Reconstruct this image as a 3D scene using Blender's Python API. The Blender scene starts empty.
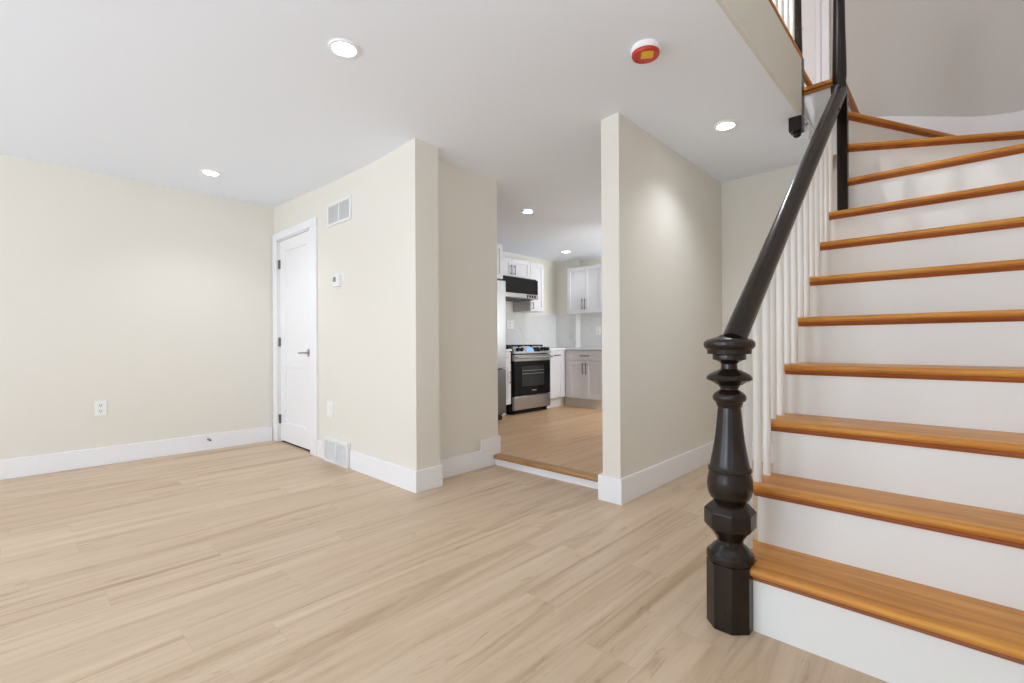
import bpy, bmesh, math, random
from mathutils import Vector, Matrix
random.seed(7)
S = bpy.context.scene
COL = S.collection
PI = math.pi

# ------------------------------------------------------------------ camera
YAW = math.radians(43.35)          # view direction, measured from +X towards +Y
ROLL = math.radians(0.3)
cam_d = bpy.data.cameras.new('camera')
cam = bpy.data.objects.new('camera', cam_d); COL.objects.link(cam)
fw = Vector((math.cos(YAW), math.sin(YAW), 0)); rt = Vector((math.sin(YAW), -math.cos(YAW), 0)); up = Vector((0, 0, 1))
c_, s_ = math.cos(ROLL), math.sin(ROLL)
r2 = rt * c_ - up * s_; u2 = rt * s_ + up * c_
cam.matrix_world = Matrix(((r2.x, u2.x, -fw.x, 0), (r2.y, u2.y, -fw.y, 0), (r2.z, u2.z, -fw.z, 1.0), (0, 0, 0, 1)))
cam_d.sensor_width = 36; cam_d.lens = 475 / 1024 * 36
cam_d.shift_y = 1.5 / 1024
cam_d.clip_start = 0.02
S.camera = cam

# ------------------------------------------------------------------ world, light, exposure
S.view_settings.view_transform = 'Standard'; S.view_settings.look = 'None'
S.view_settings.gamma = 1; S.view_settings.use_curve_mapping = False
S.view_settings.exposure = 0.34
S.cycles.use_denoising = True
S.cycles.max_bounces = 14; S.cycles.diffuse_bounces = 8
W = bpy.data.worlds.new('world'); S.world = W; W.use_nodes = True
W.node_tree.nodes['Background'].inputs[0].default_value = (0.9, 0.95, 1.0, 1)
W.node_tree.nodes['Background'].inputs[1].default_value = 1.0

def area(name, loc, direction, sx, sy, power, col=(1, 1, 1), spread=180):
    l = bpy.data.lights.new(name, 'AREA'); l.shape = 'RECTANGLE'; l.size = sx; l.size_y = sy
    l.energy = power; l.color = col; l.spread = math.radians(spread)
    o = bpy.data.objects.new(name, l); COL.objects.link(o); o.location = loc
    o.rotation_euler = Vector(direction).to_track_quat('-Z', 'Z').to_euler()
    return o
DAY = (0.885, 0.997, 1.17)
BACKX = -3.4
area('window_and_fill_daylight', (BACKX + 0.07, 3.65, 1.35), (1, 0, 0.75), 1.6, 1.6, 38, DAY)
area('window_and_fill_daylight', (BACKX + 0.07, 1.2, 1.35), (1, 0, 0.75), 1.5, 1.6, 50, DAY)
area('window_and_fill_daylight', (-0.1, -0.43, 1.4), (0, 1, 2.0), 1.6, 1.6, 13, DAY)  # added fill from an unseen side window, brightens partition and ceiling
area('kitchen_daylight', (5.2, 1.60, 1.5), (0, 1, 0.35), 1.1, 1.1, 34, (0.97, 1.0, 1.04))
def bulb(name, loc, power, r, col=(1, 1, 1)):
    l = bpy.data.lights.new(name, 'POINT'); l.energy = power; l.shadow_soft_size = r; l.color = col
    o = bpy.data.objects.new(name, l); COL.objects.link(o); o.location = loc; return o
bulb('hall_lamp_light', (1.5, 1.7, 4.6), 62, 0.25, (0.88, 0.98, 1.10))
sl = bpy.data.lights.new('hall_spot_light', 'SPOT'); sl.energy = 95; sl.spot_size = math.radians(21); sl.spot_blend = 0.35; sl.shadow_soft_size = 0.018; sl.color = (0.93, 0.98, 1.06)
so_ = bpy.data.objects.new('hall_spot_light', sl); COL.objects.link(so_); so_.location = (2.2, 1.3, 4.6)
so_.rotation_euler = (Vector((3.75, 0.25, 2.15)) - so_.location).to_track_quat('-Z', 'Z').to_euler()
def down(loc, power):
    l = bpy.data.lights.new('downlight_lamp', 'SPOT'); l.energy = power; l.spot_size = math.radians(125); l.spot_blend = 0.8; l.shadow_soft_size = 0.05
    l.color = (0.93, 0.98, 1.06)
    o = bpy.data.objects.new('downlight_lamp', l); COL.objects.link(o); o.location = loc; return o
LAMP = 17.0

# ------------------------------------------------------------------ materials
def mat(name, col, rough=0.5, metal=0.0, spec=0.5, bump=None, emis=None, var=0.0, coat=0.0):
    m = bpy.data.materials.new(name); m.use_nodes = True
    nt = m.node_tree; b = nt.nodes['Principled BSDF']
    c = tuple(srgb(v) for v in col) + (1,)
    b.inputs['Base Color'].default_value = c
    b.inputs['Roughness'].default_value = rough; b.inputs['Metallic'].default_value = metal
    b.inputs['Specular IOR Level'].default_value = spec
    b.inputs['Coat Weight'].default_value = coat
    g = nt.nodes.new('ShaderNodeNewGeometry')
    if bump or var:
        n = nt.nodes.new('ShaderNodeTexNoise'); n.inputs['Scale'].default_value = bump[0] if bump else 6
        n.inputs['Detail'].default_value = 4
        nt.links.new(g.outputs['Position'], n.inputs['Vector'])
        if bump:
            bp = nt.nodes.new('ShaderNodeBump'); bp.inputs['Strength'].default_value = bump[1]; bp.inputs['Distance'].default_value = 0.002
            nt.links.new(n.outputs['Fac'], bp.inputs['Height']); nt.links.new(bp.outputs['Normal'], b.inputs['Normal'])
        if var:
            mx = nt.nodes.new('ShaderNodeMix'); mx.data_type = 'RGBA'
            mx.inputs['A'].default_value = tuple(v * (1 - var) for v in c[:3]) + (1,)
            mx.inputs['B'].default_value = tuple(min(1, v * (1 + var)) for v in c[:3]) + (1,)
            nt.links.new(n.outputs['Fac'], mx.inputs['Factor']); nt.links.new(mx.outputs['Result'], b.inputs['Base Color'])
    if emis:
        b.inputs['Emission Color'].default_value = emis[0] + (1,); b.inputs['Emission Strength'].default_value = emis[1]
    return m
def srgb(v):
    v /= 255.0
    return v / 12.92 if v <= 0.04045 else ((v + 0.055) / 1.055) ** 2.4
def lin(c): return tuple(srgb(v) for v in c) + (1,)

class NT:
    """small helper for node graphs"""
    def __init__(s, name, rough=0.5, spec=0.5):
        s.m = bpy.data.materials.new(name); s.m.use_nodes = True; s.t = s.m.node_tree; s.b = s.t.nodes['Principled BSDF']
        s.b.inputs['Roughness'].default_value = rough; s.b.inputs['Specular IOR Level'].default_value = spec
        s.pos = s.t.nodes.new('ShaderNodeNewGeometry').outputs['Position']
    def n(s, typ, **k):
        x = s.t.nodes.new(typ)
        for a, v in k.items(): setattr(x, a, v)
        return x
    def link(s, a, b): s.t.links.new(a, b)
    def math(s, op, a, b=None):
        x = s.n('ShaderNodeMath', operation=op)
        for i, v in enumerate((a, b)):
            if v is None: continue
            if isinstance(v, (int, float)): x.inputs[i].default_value = v
            else: s.link(v, x.inputs[i])
        return x.outputs[0]
    def noise(s, vec, scale, detail=4, rough=0.5, dist=0.0):
        x = s.n('ShaderNodeTexNoise'); x.inputs['Scale'].default_value = scale; x.inputs['Detail'].default_value = detail
        x.inputs['Roughness'].default_value = rough; x.inputs['Distortion'].default_value = dist
        s.link(vec, x.inputs['Vector']); return x.outputs['Fac']
    def mapping(s, vec, scale=(1, 1, 1), rot=(0, 0, 0)):
        x = s.n('ShaderNodeMapping'); x.inputs['Scale'].default_value = scale; x.inputs['Rotation'].default_value = rot
        s.link(vec, x.inputs['Vector']); return x.outputs[0]
    def ramp(s, fac, stops):
        x = s.n('ShaderNodeValToRGB'); e = x.color_ramp.elements
        while len(e) < len(stops): e.new(0.5)
        for i, (p, c) in enumerate(stops): e[i].position = p; e[i].color = c
        s.link(fac, x.inputs[0]); return x.outputs[0]
    def mix(s, fac, a, b, blend='MIX'):
        x = s.n('ShaderNodeMix', data_type='RGBA', blend_type=blend)
        for k, v in (('Factor', fac), ('A', a), ('B', b)):
            if isinstance(v, (int, float)): x.inputs[k].default_value = v
            elif isinstance(v, tuple): x.inputs[k].default_value = v
            else: s.link(v, x.inputs[k])
        return x.outputs['Result']
    def bump(s, h, strength, dist=0.002):
        x = s.n('ShaderNodeBump'); x.inputs['Strength'].default_value = strength; x.inputs['Distance'].default_value = dist
        s.link(h, x.inputs['Height']); s.link(x.outputs[0], s.b.inputs['Normal'])
    def color(s, c): s.link(c, s.b.inputs['Base Color'])

def plank_floor(name='oak_plank_floor', tint=(1, 1, 1)):
    k = NT(name, 0.42, 0.4)
    sp = k.n('ShaderNodeSeparateXYZ'); k.link(k.pos, sp.inputs[0])
    PW, PL = 0.182, 1.32
    row = k.math('DIVIDE', sp.outputs['Y'], PW); rowi = k.math('FLOOR', row)
    wn = k.n('ShaderNodeTexWhiteNoise', noise_dimensions='1D'); k.link(rowi, wn.inputs['W'])
    xs = k.math('ADD', k.math('DIVIDE', sp.outputs['X'], PL), wn.outputs['Value']); xi = k.math('FLOOR', xs)
    pid = k.math('ADD', k.math('MULTIPLY', rowi, 17.31), k.math('MULTIPLY', xi, 5.77))
    w2 = k.n('ShaderNodeTexWhiteNoise', noise_dimensions='1D'); k.link(pid, w2.inputs['W'])
    cmb = k.n('ShaderNodeCombineXYZ')
    k.link(k.math('ADD', sp.outputs['X'], k.math('MULTIPLY', w2.outputs['Value'], 30.0)), cmb.inputs[0])
    k.link(sp.outputs['Y'], cmb.inputs[1]); k.link(k.math('MULTIPLY', w2.outputs['Value'], 7.0), cmb.inputs[2])
    g1 = k.noise(k.mapping(cmb.outputs[0], (0.40, 6.0, 1)), 1.7, 5, 0.55, 1.4)
    g2 = k.noise(k.mapping(cmb.outputs[0], (2.2, 75, 1)), 2.0, 4, 0.6, 0.2)
    g3 = k.noise(k.mapping(cmb.outputs[0], (3.0, 14, 1)), 1.3, 3, 0.5, 1.2)
    base = k.ramp(g1, [(0.25, lin((186, 158, 129))), (0.48, lin((216, 193, 167))), (0.75, lin((228, 208, 185)))])
    base = k.mix(k.math('MULTIPLY', k.math('SUBTRACT', 1.0, g2), 0.30), base, lin((164, 138, 110)))
    knot = k.math('MULTIPLY', k.math('GREATER_THAN', g3, 0.70), 0.28)
    knot = k.math('MULTIPLY', k.ramp(g3, [(0.64, (0, 0, 0, 1)), (0.78, (1, 1, 1, 1))]), 0.5)
    base = k.mix(knot, base, lin((142, 112, 84)))
    g4 = k.noise(k.mapping(cmb.outputs[0], (5.0, 34, 1)), 2.2, 3, 0.6, 0.6)
    g5 = k.noise(k.mapping(cmb.outputs[0], (1.1, 4.0, 1)), 1.6, 2)
    fleck = k.math('MULTIPLY', k.ramp(g4, [(0.62, (0, 0, 0, 1)), (0.74, (1, 1, 1, 1))]), k.ramp(g5, [(0.5, (0, 0, 0, 1)), (0.62, (1, 1, 1, 1))]))
    base = k.mix(k.math('MULTIPLY', fleck, 0.45), base, lin((128, 98, 72)))
    tone = k.ramp(w2.outputs['Value'], [(0.0, (0.955, 0.945, 0.935, 1)), (0.5, (0.985, 0.98, 0.975, 1)), (1.0, (1.02, 1.02, 1.02, 1))])
    base = k.mix(1.0, base, tone, 'MULTIPLY')
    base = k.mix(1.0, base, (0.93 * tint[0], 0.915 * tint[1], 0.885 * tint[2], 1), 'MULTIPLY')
    fy = k.math('FRACT', row); fx = k.math('FRACT', xs)
    ey = k.math('MINIMUM', fy, k.math('SUBTRACT', 1.0, fy)); ex = k.math('MINIMUM', fx, k.math('SUBTRACT', 1.0, fx))
    seam = k.math('MAXIMUM', k.math('LESS_THAN', ey, 0.006), k.math('LESS_THAN', ex, 0.0009))
    base = k.mix(k.math('MULTIPLY', seam, 0.13), base, lin((120, 95, 72)))
    k.color(base)
    k.bump(k.math('SUBTRACT', k.math('MULTIPLY', g2, 0.3), seam), 0.15, 0.001)
    k.link(k.math('ADD', 0.36, k.math('MULTIPLY', g2, 0.14)), k.b.inputs['Roughness'])
    return k.m

def honey_oak(name, rot=0.0, stops=((176, 108, 38), (215, 148, 60), (236, 178, 84), (150, 82, 26))):
    k = NT(name, 0.36, 0.35)
    v = k.mapping(k.mapping(k.pos, (1, 1, 1), (0, 0, rot)), (14, 1.1, 14))
    g1 = k.noise(v, 1.7, 5, 0.6, 0.8)
    g2 = k.noise(k.mapping(v, (5, 1.6, 5)), 2.5, 4, 0.6, 0.2)
    c = k.ramp(g1, [(0.25, lin(stops[0])), (0.5, lin(stops[1])), (0.78, lin(stops[2]))])
    c = k.mix(k.math('MULTIPLY', k.math('SUBTRACT', 1.0, g2), 0.36), c, lin(stops[3]))
    k.color(c); k.bump(g2, 0.1, 0.001)
    k.b.inputs['Coat Weight'].default_value = 0.1; k.b.inputs['Coat Roughness'].default_value = 0.25
    return k.m

def espresso():
    k = NT('espresso_wood', 0.27, 0.42)
    g = k.noise(k.mapping(k.pos, (20, 20, 3)), 1.5, 5, 0.6, 0.5)
    k.color(k.ramp(g, [(0.3, lin((20, 13, 10))), (0.7, lin((40, 28, 21)))]))
    k.bump(g, 0.08, 0.001)
    k.b.inputs['Coat Weight'].default_value = 0.0; k.b.inputs['Coat Roughness'].default_value = 0.2
    return k.m

def marble():
    k = NT('white_marble_slab', 0.18, 0.5)
    n0 = k.n('ShaderNodeTexNoise'); n0.inputs['Scale'].default_value = 2.2; n0.inputs['Detail'].default_value = 3
    k.link(k.pos, n0.inputs['Vector'])
    off = k.n('ShaderNodeVectorMath', operation='MULTIPLY_ADD')
    k.link(n0.outputs['Color'], off.inputs[0]); off.inputs[1].default_value = (0.35, 0.35, 0.35); k.link(k.pos, off.inputs[2])
    sp = k.n('ShaderNodeSeparateXYZ'); k.link(off.outputs[0], sp.inputs[0])
    d = k.math('ADD', k.math('SUBTRACT', sp.outputs['X'], sp.outputs['Y']), k.math('MULTIPLY', sp.outputs['Z'], 0.75))
    f = k.math('FRACT', k.math('MULTIPLY', d, 2.7))
    vein = k.ramp(f, [(0.0, (1, 1, 1, 1)), (0.012, (0.35, 0.35, 0.35, 1)), (0.035, (0, 0, 0, 1))])
    c = k.mix(k.noise(k.pos, 3.0, 4), lin((212, 212, 211)), lin((226, 226, 225)))
    k.color(k.mix(k.math('MULTIPLY', vein, 0.38), c, lin((150, 149, 146))))
    return k.m

def steel(name, c=(178, 180, 182), rough=0.28):
    k = NT(name, rough, 0.5); k.b.inputs['Metallic'].default_value = 1.0
    g = k.noise(k.mapping(k.pos, (1.5, 1.5, 160)), 2.0, 3)
    k.color(k.mix(g, lin(tuple(v * 0.94 for v in c)), lin(c))); k.bump(g, 0.05, 0.0005)
    return k.m

M = dict(
    wall=mat('cream_wall_paint', (229, 225, 215), 0.7, spec=0.3, bump=(260, 0.06)),
    ceil=mat('white_ceiling_paint', (238, 244, 252), 0.8, spec=0.2, bump=(180, 0.05)),
    trim=mat('white_semigloss_trim', (240, 241, 243), 0.35, bump=(90, 0.02)),
    door=mat('white_door_paint', (240, 240, 241), 0.4, bump=(90, 0.02)),
    riser=mat('white_riser_paint', (234, 236, 234), 0.45, bump=(60, 0.03)),
    bal=mat('white_baluster_paint', (240, 240, 238), 0.4, bump=(60, 0.03)),
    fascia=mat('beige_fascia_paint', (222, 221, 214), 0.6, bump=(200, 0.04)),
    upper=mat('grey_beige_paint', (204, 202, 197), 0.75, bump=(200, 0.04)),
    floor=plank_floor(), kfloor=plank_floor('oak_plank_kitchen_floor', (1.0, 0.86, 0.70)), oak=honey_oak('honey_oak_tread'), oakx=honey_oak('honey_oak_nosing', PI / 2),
    redoak_shaded=honey_oak('shaded_red_oak_moulding', 0.0, ((140, 74, 34), (172, 98, 48), (196, 122, 64), (112, 56, 24))), stepoak=honey_oak('step_nosing_oak', 0.0, ((146, 104, 62), (178, 134, 86), (198, 156, 106), (120, 82, 46))),  # moulding tone: reddish stain plus painted-in shade under the tread nosing
    dark=espresso(), marble=marble(), steel=steel('brushed_steel'), chrome=mat('brushed_nickel', (190, 190, 188), 0.25, 1.0, var=0.03),
    dsteel=steel('dark_brushed_steel', (120, 122, 124), 0.35),
    cab=mat('white_shaker_paint', (226, 226, 229), 0.4, bump=(80, 0.02)),
    toe=mat('grey_white_toe_kick', (226, 226, 224), 0.5, bump=(80, 0.02)),
    quartz=mat('white_quartz', (232, 233, 236), 0.2, var=0.03),
    black=mat('black_enamel', (10, 10, 11), 0.3, spec=0.25, bump=(80, 0.01)),
    glass=mat('black_oven_glass', (8, 8, 9), 0.08, spec=0.2, bump=(8, 0.01)),
    oven=mat('oven_window_glass', (44, 45, 48), 0.12, spec=0.25, bump=(8, 0.01)),
    iron=mat('cast_iron', (18, 18, 19), 0.6, bump=(300, 0.2)),
    display=mat('blue_lcd', (120, 165, 205), 0.2, emis=((0.15, 0.36, 0.62), 0.5), var=0.05),
    plastic=mat('white_plastic', (240, 240, 238), 0.35, bump=(60, 0.01)),
    grille=mat('white_grille_enamel', (232, 232, 231), 0.4, bump=(60, 0.01)),
    shadow=mat('duct_interior_grey', (170, 170, 170), 0.9, bump=(40, 0.02)),
    hole=mat('dark_slot', (30, 30, 30), 0.8, bump=(40, 0.02)),
    hinge=mat('satin_nickel_hinge', (120, 118, 114), 0.35, 1.0, var=0.05),
    red=mat('red_dust_cover', (196, 48, 34), 0.3, var=0.06),
    yellow=mat('yellow_sticker', (232, 182, 38), 0.5, var=0.05),
    print_=mat('sticker_print', (120, 96, 40), 0.6, var=0.05),
    lens=mat('lit_diffuser', (255, 255, 255), 0.5, emis=((1, 0.98, 0.95), 14), var=0.01),
    screen=mat('grey_lcd', (130, 134, 130), 0.3, var=0.05),
    rubber=mat('black_rubber', (22, 22, 22), 0.7, bump=(60, 0.02)),
    under=mat('grey_metal_underside', (90, 90, 92), 0.5, 0.4, var=0.05),
    frame=mat('white_window_vinyl', (238, 238, 238), 0.4, bump=(60, 0.01)),
    ext=mat('plaster_back', (200, 200, 200), 0.9, bump=(40, 0.02)),
)

# ------------------------------------------------------------------ mesh helpers
def bx(bm, x0, x1, y0, y1, z0, z1):
    x0, x1 = min(x0, x1), max(x0, x1); y0, y1 = min(y0, y1), max(y0, y1); z0, z1 = min(z0, z1), max(z0, z1)
    v = [bm.verts.new(p) for p in ((x0, y0, z0), (x1, y0, z0), (x1, y1, z0), (x0, y1, z0), (x0, y0, z1), (x1, y0, z1), (x1, y1, z1), (x0, y1, z1))]
    for f in ((3, 2, 1, 0), (4, 5, 6, 7), (0, 1, 5, 4), (1, 2, 6, 5), (2, 3, 7, 6), (3, 0, 4, 7)):
        bm.faces.new([v[i] for i in f])
def prism(bm, poly, a0, a1, axis='z'):
    def P(p, a): return (p[0], p[1], a) if axis == 'z' else ((p[0], a, p[1]) if axis == 'y' else (a, p[0], p[1]))
    A = [bm.verts.new(P(p, a0)) for p in poly]; B = [bm.verts.new(P(p, a1)) for p in poly]
    n = len(poly)
    bm.faces.new(A); bm.faces.new(list(reversed(B)))
    for i in range(n): bm.faces.new((A[i], B[i], B[(i + 1) % n], A[(i + 1) % n]))
def lathe(bm, prof, c, seg=48, phase=0.0, smooth=True):
    rings = []
    for z, r in prof:
        rings.append([bm.verts.new((c[0] + r * math.cos(phase + 2 * PI * i / seg), c[1] + r * math.sin(phase + 2 * PI * i / seg), z)) for i in range(seg)])
    for a, b in zip(rings, rings[1:]):
        for i in range(seg):
            f = bm.faces.new((a[i], a[(i + 1) % seg], b[(i + 1) % seg], b[i])); f.smooth = smooth
    bm.faces.new(rings[0]); bm.faces.new(rings[-1])
def tube(bm, pts, r, seg=14, ell=1.0, smooth=True):
    pts = [Vector(p) for p in pts]; rings = []
    for i, p in enumerate(pts):
        d = (pts[min(i + 1, len(pts) - 1)] - pts[max(i - 1, 0)]).normalized()
        ref = Vector((0, 0, 1)) if abs(d.z) < 0.95 else Vector((1, 0, 0))
        a = d.cross(ref).normalized(); b = a.cross(d).normalized()
        rings.append([bm.verts.new(p + a * r * math.cos(2 * PI * k / seg) + b * r * ell * math.sin(2 * PI * k / seg)) for k in range(seg)])
    for a, b in zip(rings, rings[1:]):
        for k in range(seg):
            f = bm.faces.new((a[k], a[(k + 1) % seg], b[(k + 1) % seg], b[k])); f.smooth = smooth
    bm.faces.new(rings[0]); bm.faces.new(rings[-1])
ORG = {}
SHEAR = 0.0
def obj(name, bm, m, parent=None, bevel=0.0, org=None):
    if SHEAR:
        for v in bm.verts:
            if v.co.y > 2.66:
                q = SHEAR * (v.co.y - 2.652); v.co.y *= 1 + q / 1.872; v.co.x += q
    o0 = ORG[parent.name] if parent else (Vector(org) if org else Vector((0, 0, 0)))
    bmesh.ops.recalc_face_normals(bm, faces=bm.faces)
    if o0.length: bmesh.ops.translate(bm, verts=bm.verts, vec=-o0)
    me = bpy.data.meshes.new(name); bm.to_mesh(me); bm.free()
    me.materials.append(M[m] if isinstance(m, str) else m)
    o = bpy.data.objects.new(name, me); COL.objects.link(o)
    if parent: o.parent = parent
    else: o.location = o0
    ORG[o.name] = o0
    me.set_sharp_from_angle(angle=math.radians(35))
    if bevel:
        b = o.modifiers.new('bevel', 'BEVEL'); b.width = bevel; b.segments = 2; b.limit_method = 'ANGLE'; b.harden_normals = False
    return o
def thing(name, label, cat, loc, group=None, kind=None):
    e = bpy.data.objects.new(name, None); COL.objects.link(e); e.location = loc; e.empty_display_size = 0.1
    ORG[e.name] = Vector(loc); return tag(e, label, cat, group, kind)
def tag(o, label=None, cat=None, group=None, kind=None):
    if label: o['label'] = label
    if cat: o['category'] = cat
    if group: o['group'] = group
    if kind: o['kind'] = kind
    return o
def struct(name, bm, m, label, bevel=0.0, cat=None, parent=None):
    return tag(obj(name, bm, m, parent, bevel), label, cat or name.split('_')[0], None, 'structure')
def B(): return bmesh.new()

# ------------------------------------------------------------------ ceiling height (old house, slightly out of level)
CP = [(-2, 5.3, 2.43), (0, 5.25, 2.43), (1.87, 5.25, 2.427), (1.872, 2.652, 2.38), (2.1, 2.79, 2.352), (2.4, 2.79, 2.352), (2.745, 2.793, 2.35),
      (2.587, 1.528, 2.42), (2.6, 1.668, 2.41), (3.4, 1.53, 2.41), (4.32, 1.53, 2.40), (2.03, .715, 2.42), (3.43, .715, 2.42), (0, 0, 2.42), (-2, 0, 2.43),
      (-2, 2.6, 2.42), (0.3, 2.6, 2.41), (1, 1.5, 2.415), (2.745, 1.67, 2.405), (4.3, .72, 2.41)]
KP = [(2.745, 2.793, 2.35), (2.745, 1.67, 2.40), (6.0, 4.68, 2.285), (6.0, 1.7, 2.30), (4, 3, 2.33), (4.2, 4.68, 2.295), (2.745, 4.68, 2.33), (5, 3.8, 2.30)]
import numpy as np
def tps(P):
    P = np.array(P, float); n = len(P); d = np.hypot(P[:, None, 0] - P[None, :, 0], P[:, None, 1] - P[None, :, 1])
    U = lambda r: np.where(r > 0, r * r * np.log(np.maximum(r, 1e-9)), 0.0)
    A = np.zeros((n + 3, n + 3)); A[:n, :n] = U(d) + np.eye(n) * 0.02; A[:n, n] = 1; A[:n, n + 1:] = P[:, :2]; A[n:, :n] = A[:n, n:].T
    w = np.linalg.solve(A, np.concatenate([P[:, 2], np.zeros(3)]))
    return lambda x, y: float(w[:n] @ U(np.hypot(P[:, 0] - x, P[:, 1] - y)) + w[n] + w[n + 1] * x + w[n + 2] * y)
CF, KF = tps(CP), tps(KP)
def ceil_z(x, y):
    t = max(0.0, min(1.0, (1.1 - y) / 0.385)) if x > 1.2 else 0.0; t = t * t * (3 - 2 * t)
    return CF(x, y) * (1 - t) + 2.42 * t
def kceil_z(x, y):
    t = max(0.0, min(1.0, (x - 2.745) / 1.2)); t = t * t * (3 - 2 * t)
    return ceil_z(2.745, y) * (1 - t) + KF(x, y) * t
def sheet(bm, xs, ys, fz, keep=lambda x, y: True):
    V = {}
    def v(i, j):
        if (i, j) not in V: V[i, j] = bm.verts.new((xs[i], ys[j], fz(xs[i], ys[j])))
        return V[i, j]
    for i in range(len(xs) - 1):
        for j in range(len(ys) - 1):
            if keep((xs[i] + xs[i + 1]) / 2, (ys[j] + ys[j + 1]) / 2):
                f = bm.faces.new((v(i, j), v(i, j + 1), v(i + 1, j + 1), v(i + 1, j))); f.smooth = True
def steps(a, b, n, extra=()): return sorted(set([a + (b - a) * i / n for i in range(n + 1)]) | set(extra))

# ------------------------------------------------------------------ room shell
bm = B(); bx(bm, BACKX - 0.1, 2.76, -0.6, 5.4, -0.12, 0); bx(bm, 2.76, 4.45, -0.6, 1.6, -0.12, 0)
struct('floor', bm, 'floor', 'light oak plank floor of the living room')
bm = B(); bx(bm, 2.70, 6.3, 1.6, 4.8, -0.1, 0.085)
for v in bm.verts:
    if v.co.x < 2.71: v.co.x = 2.765
struct('floor_kitchen', bm, 'kfloor', 'oak plank floor of the kitchen, one low step up', cat='floor')

bm = B()
sheet(bm, steps(BACKX - 0.1, 4.4, 60, (1.2, 2.745, 3.5)), steps(-0.5, 5.4, 48, (0.715, 1.6)), ceil_z,
      lambda x, y: not (x > 1.2 and y < 0.715) and not (x > 2.745 and y > 1.6))
struct('ceiling', bm, 'ceil', 'smooth white ceiling of the living room')
bm = B()
sheet(bm, steps(2.745, 6.3, 24), steps(-0.5, 5.4, 48, (0.715, 1.6)), kceil_z, lambda x, y: 1.6 < y < 4.8)
struct('ceiling_kitchen', bm, 'ceil', 'white kitchen ceiling beyond the opening', cat='ceiling')

bm = B(); bx(bm, BACKX - 0.1, 2.0, 5.205, 5.4, 0, 2.5); struct('wall_left', bm, 'wall', 'long cream wall at the left')
bm = B(); SHEAR = 0.012
DY0, DY1, DZ = 4.235, 5.02, 2.075
prism(bm, [(1.872, DY0), (1.872, 2.652), (2.067, 2.652), (2.067, 2.793), (2.785, 2.793), (2.785, 2.93), (2.2, 2.93), (2.2, DY0)], 0, 2.5)
bx(bm, 1.872, 2.2, DY1, 5.3, 0, 2.5); bx(bm, 1.872, 2.2, DY0, DY1, DZ, 2.5)
struct('wall_center', bm, 'wall', 'cream wall with the closet door, ending in a square corner column')
SHEAR = 0.0
bm = B(); bx(bm, 2.587, 4.4, 1.528, 1.655, 0, 2.5); struct('wall_right', bm, 'wall', 'cream partition wall right of the kitchen opening')
bm = B(); bx(bm, 4.32, 4.45, 0.56, 1.6, 0, 2.5); struct('wall_far', bm, 'wall', 'cream end wall seen behind the stair balusters')
# back wall with two windows, behind the camera
bm = B()
WX0, WX1 = BACKX - 0.15, BACKX
bx(bm, WX0, WX1, -0.6, 5.4, 0, 0.5); bx(bm, WX0, WX1, -0.6, 5.4, 2.2, 2.5)
bx(bm, WX0, WX1, -0.6, 0.4, 0.5, 2.2); bx(bm, WX0, WX1, 2.0, 2.8, 0.5, 2.2); bx(bm, WX0, WX1, 4.5, 5.4, 0.5, 2.2)
struct('wall_back', bm, 'wall', 'cream wall with two windows behind the camera')
for k, (y0, y1) in enumerate(((0.4, 2.0), (2.8, 4.5))):
    bm = B()
    for a in (y0, y1 - 0.05): bx(bm, BACKX - 0.1, BACKX - 0.03, a, a + 0.05, 0.5, 2.2)
    for a in (0.5, 1.33, 2.15): bx(bm, BACKX - 0.1, BACKX - 0.03, y0, y1, a, a + 0.05)
    struct('window_%d' % (k + 1), bm, 'frame', 'added white sash window, unseen, for fill light')
bm = B(); bx(bm, 0.7, 4.4, -0.58, -0.45, 0, 5.0); bx(bm, BACKX - 0.1, -0.9, -0.58, -0.45, 0, 2.5); bx(bm, -0.9, 0.7, -0.58, -0.45, 0, 0.6); bx(bm, -0.9, 0.7, -0.58, -0.45, 2.2, 5.0)
struct('wall_stair', bm, 'wall', 'plain wall along the right side of the stairs')

bm = B()
for a in (-0.9, 0.65): bx(bm, a, a + 0.05, -0.55, -0.46, 0.6, 2.2)
for a in (0.6, 1.38, 2.15): bx(bm, -0.9, 0.7, -0.55, -0.46, a, a + 0.05)
struct('window_4', bm, 'frame', 'added white sash window, unseen, for fill light')  # unseen window added to go with the fill light from the right
# kitchen walls
bm = B(); bx(bm, 2.2, 6.3, 4.68, 4.8, 0, 2.5); bx(bm, 2.2, 2.3, 2.93, 4.7, 0, 2.5)
struct('wall_kitchen_left', bm, 'wall', 'beige kitchen wall behind the range')
bm = B(); bx(bm, 6.1, 6.3, 1.5, 4.8, 0, 2.5); bx(bm, 5.98, 6.12, 4.30, 4.7, 0, 2.5)
struct('wall_kitchen_far', bm, 'wall', 'beige kitchen end wall with a boxed-out corner')
bm = B()
for a in ((4.4, 4.65, 0, 2.5), (5.75, 6.3, 0, 2.5), (4.65, 5.75, 0, 0.95), (4.65, 5.75, 2.05, 2.5)): bx(bm, a[0], a[1], 1.528, 1.668, a[2], a[3])
struct('wall_kitchen_right', bm, 'wall', 'kitchen wall with a window, hidden behind the partition')
bm = B()
for a in (4.65, 5.70): bx(bm, a, a + 0.05, 1.6, 1.66, 0.95, 2.05)
for a in (0.95, 1.48, 2.0): bx(bm, 4.65, 5.75, 1.6, 1.66, a, a + 0.05)
struct('window_3', bm, 'frame', 'white kitchen window')

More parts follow.
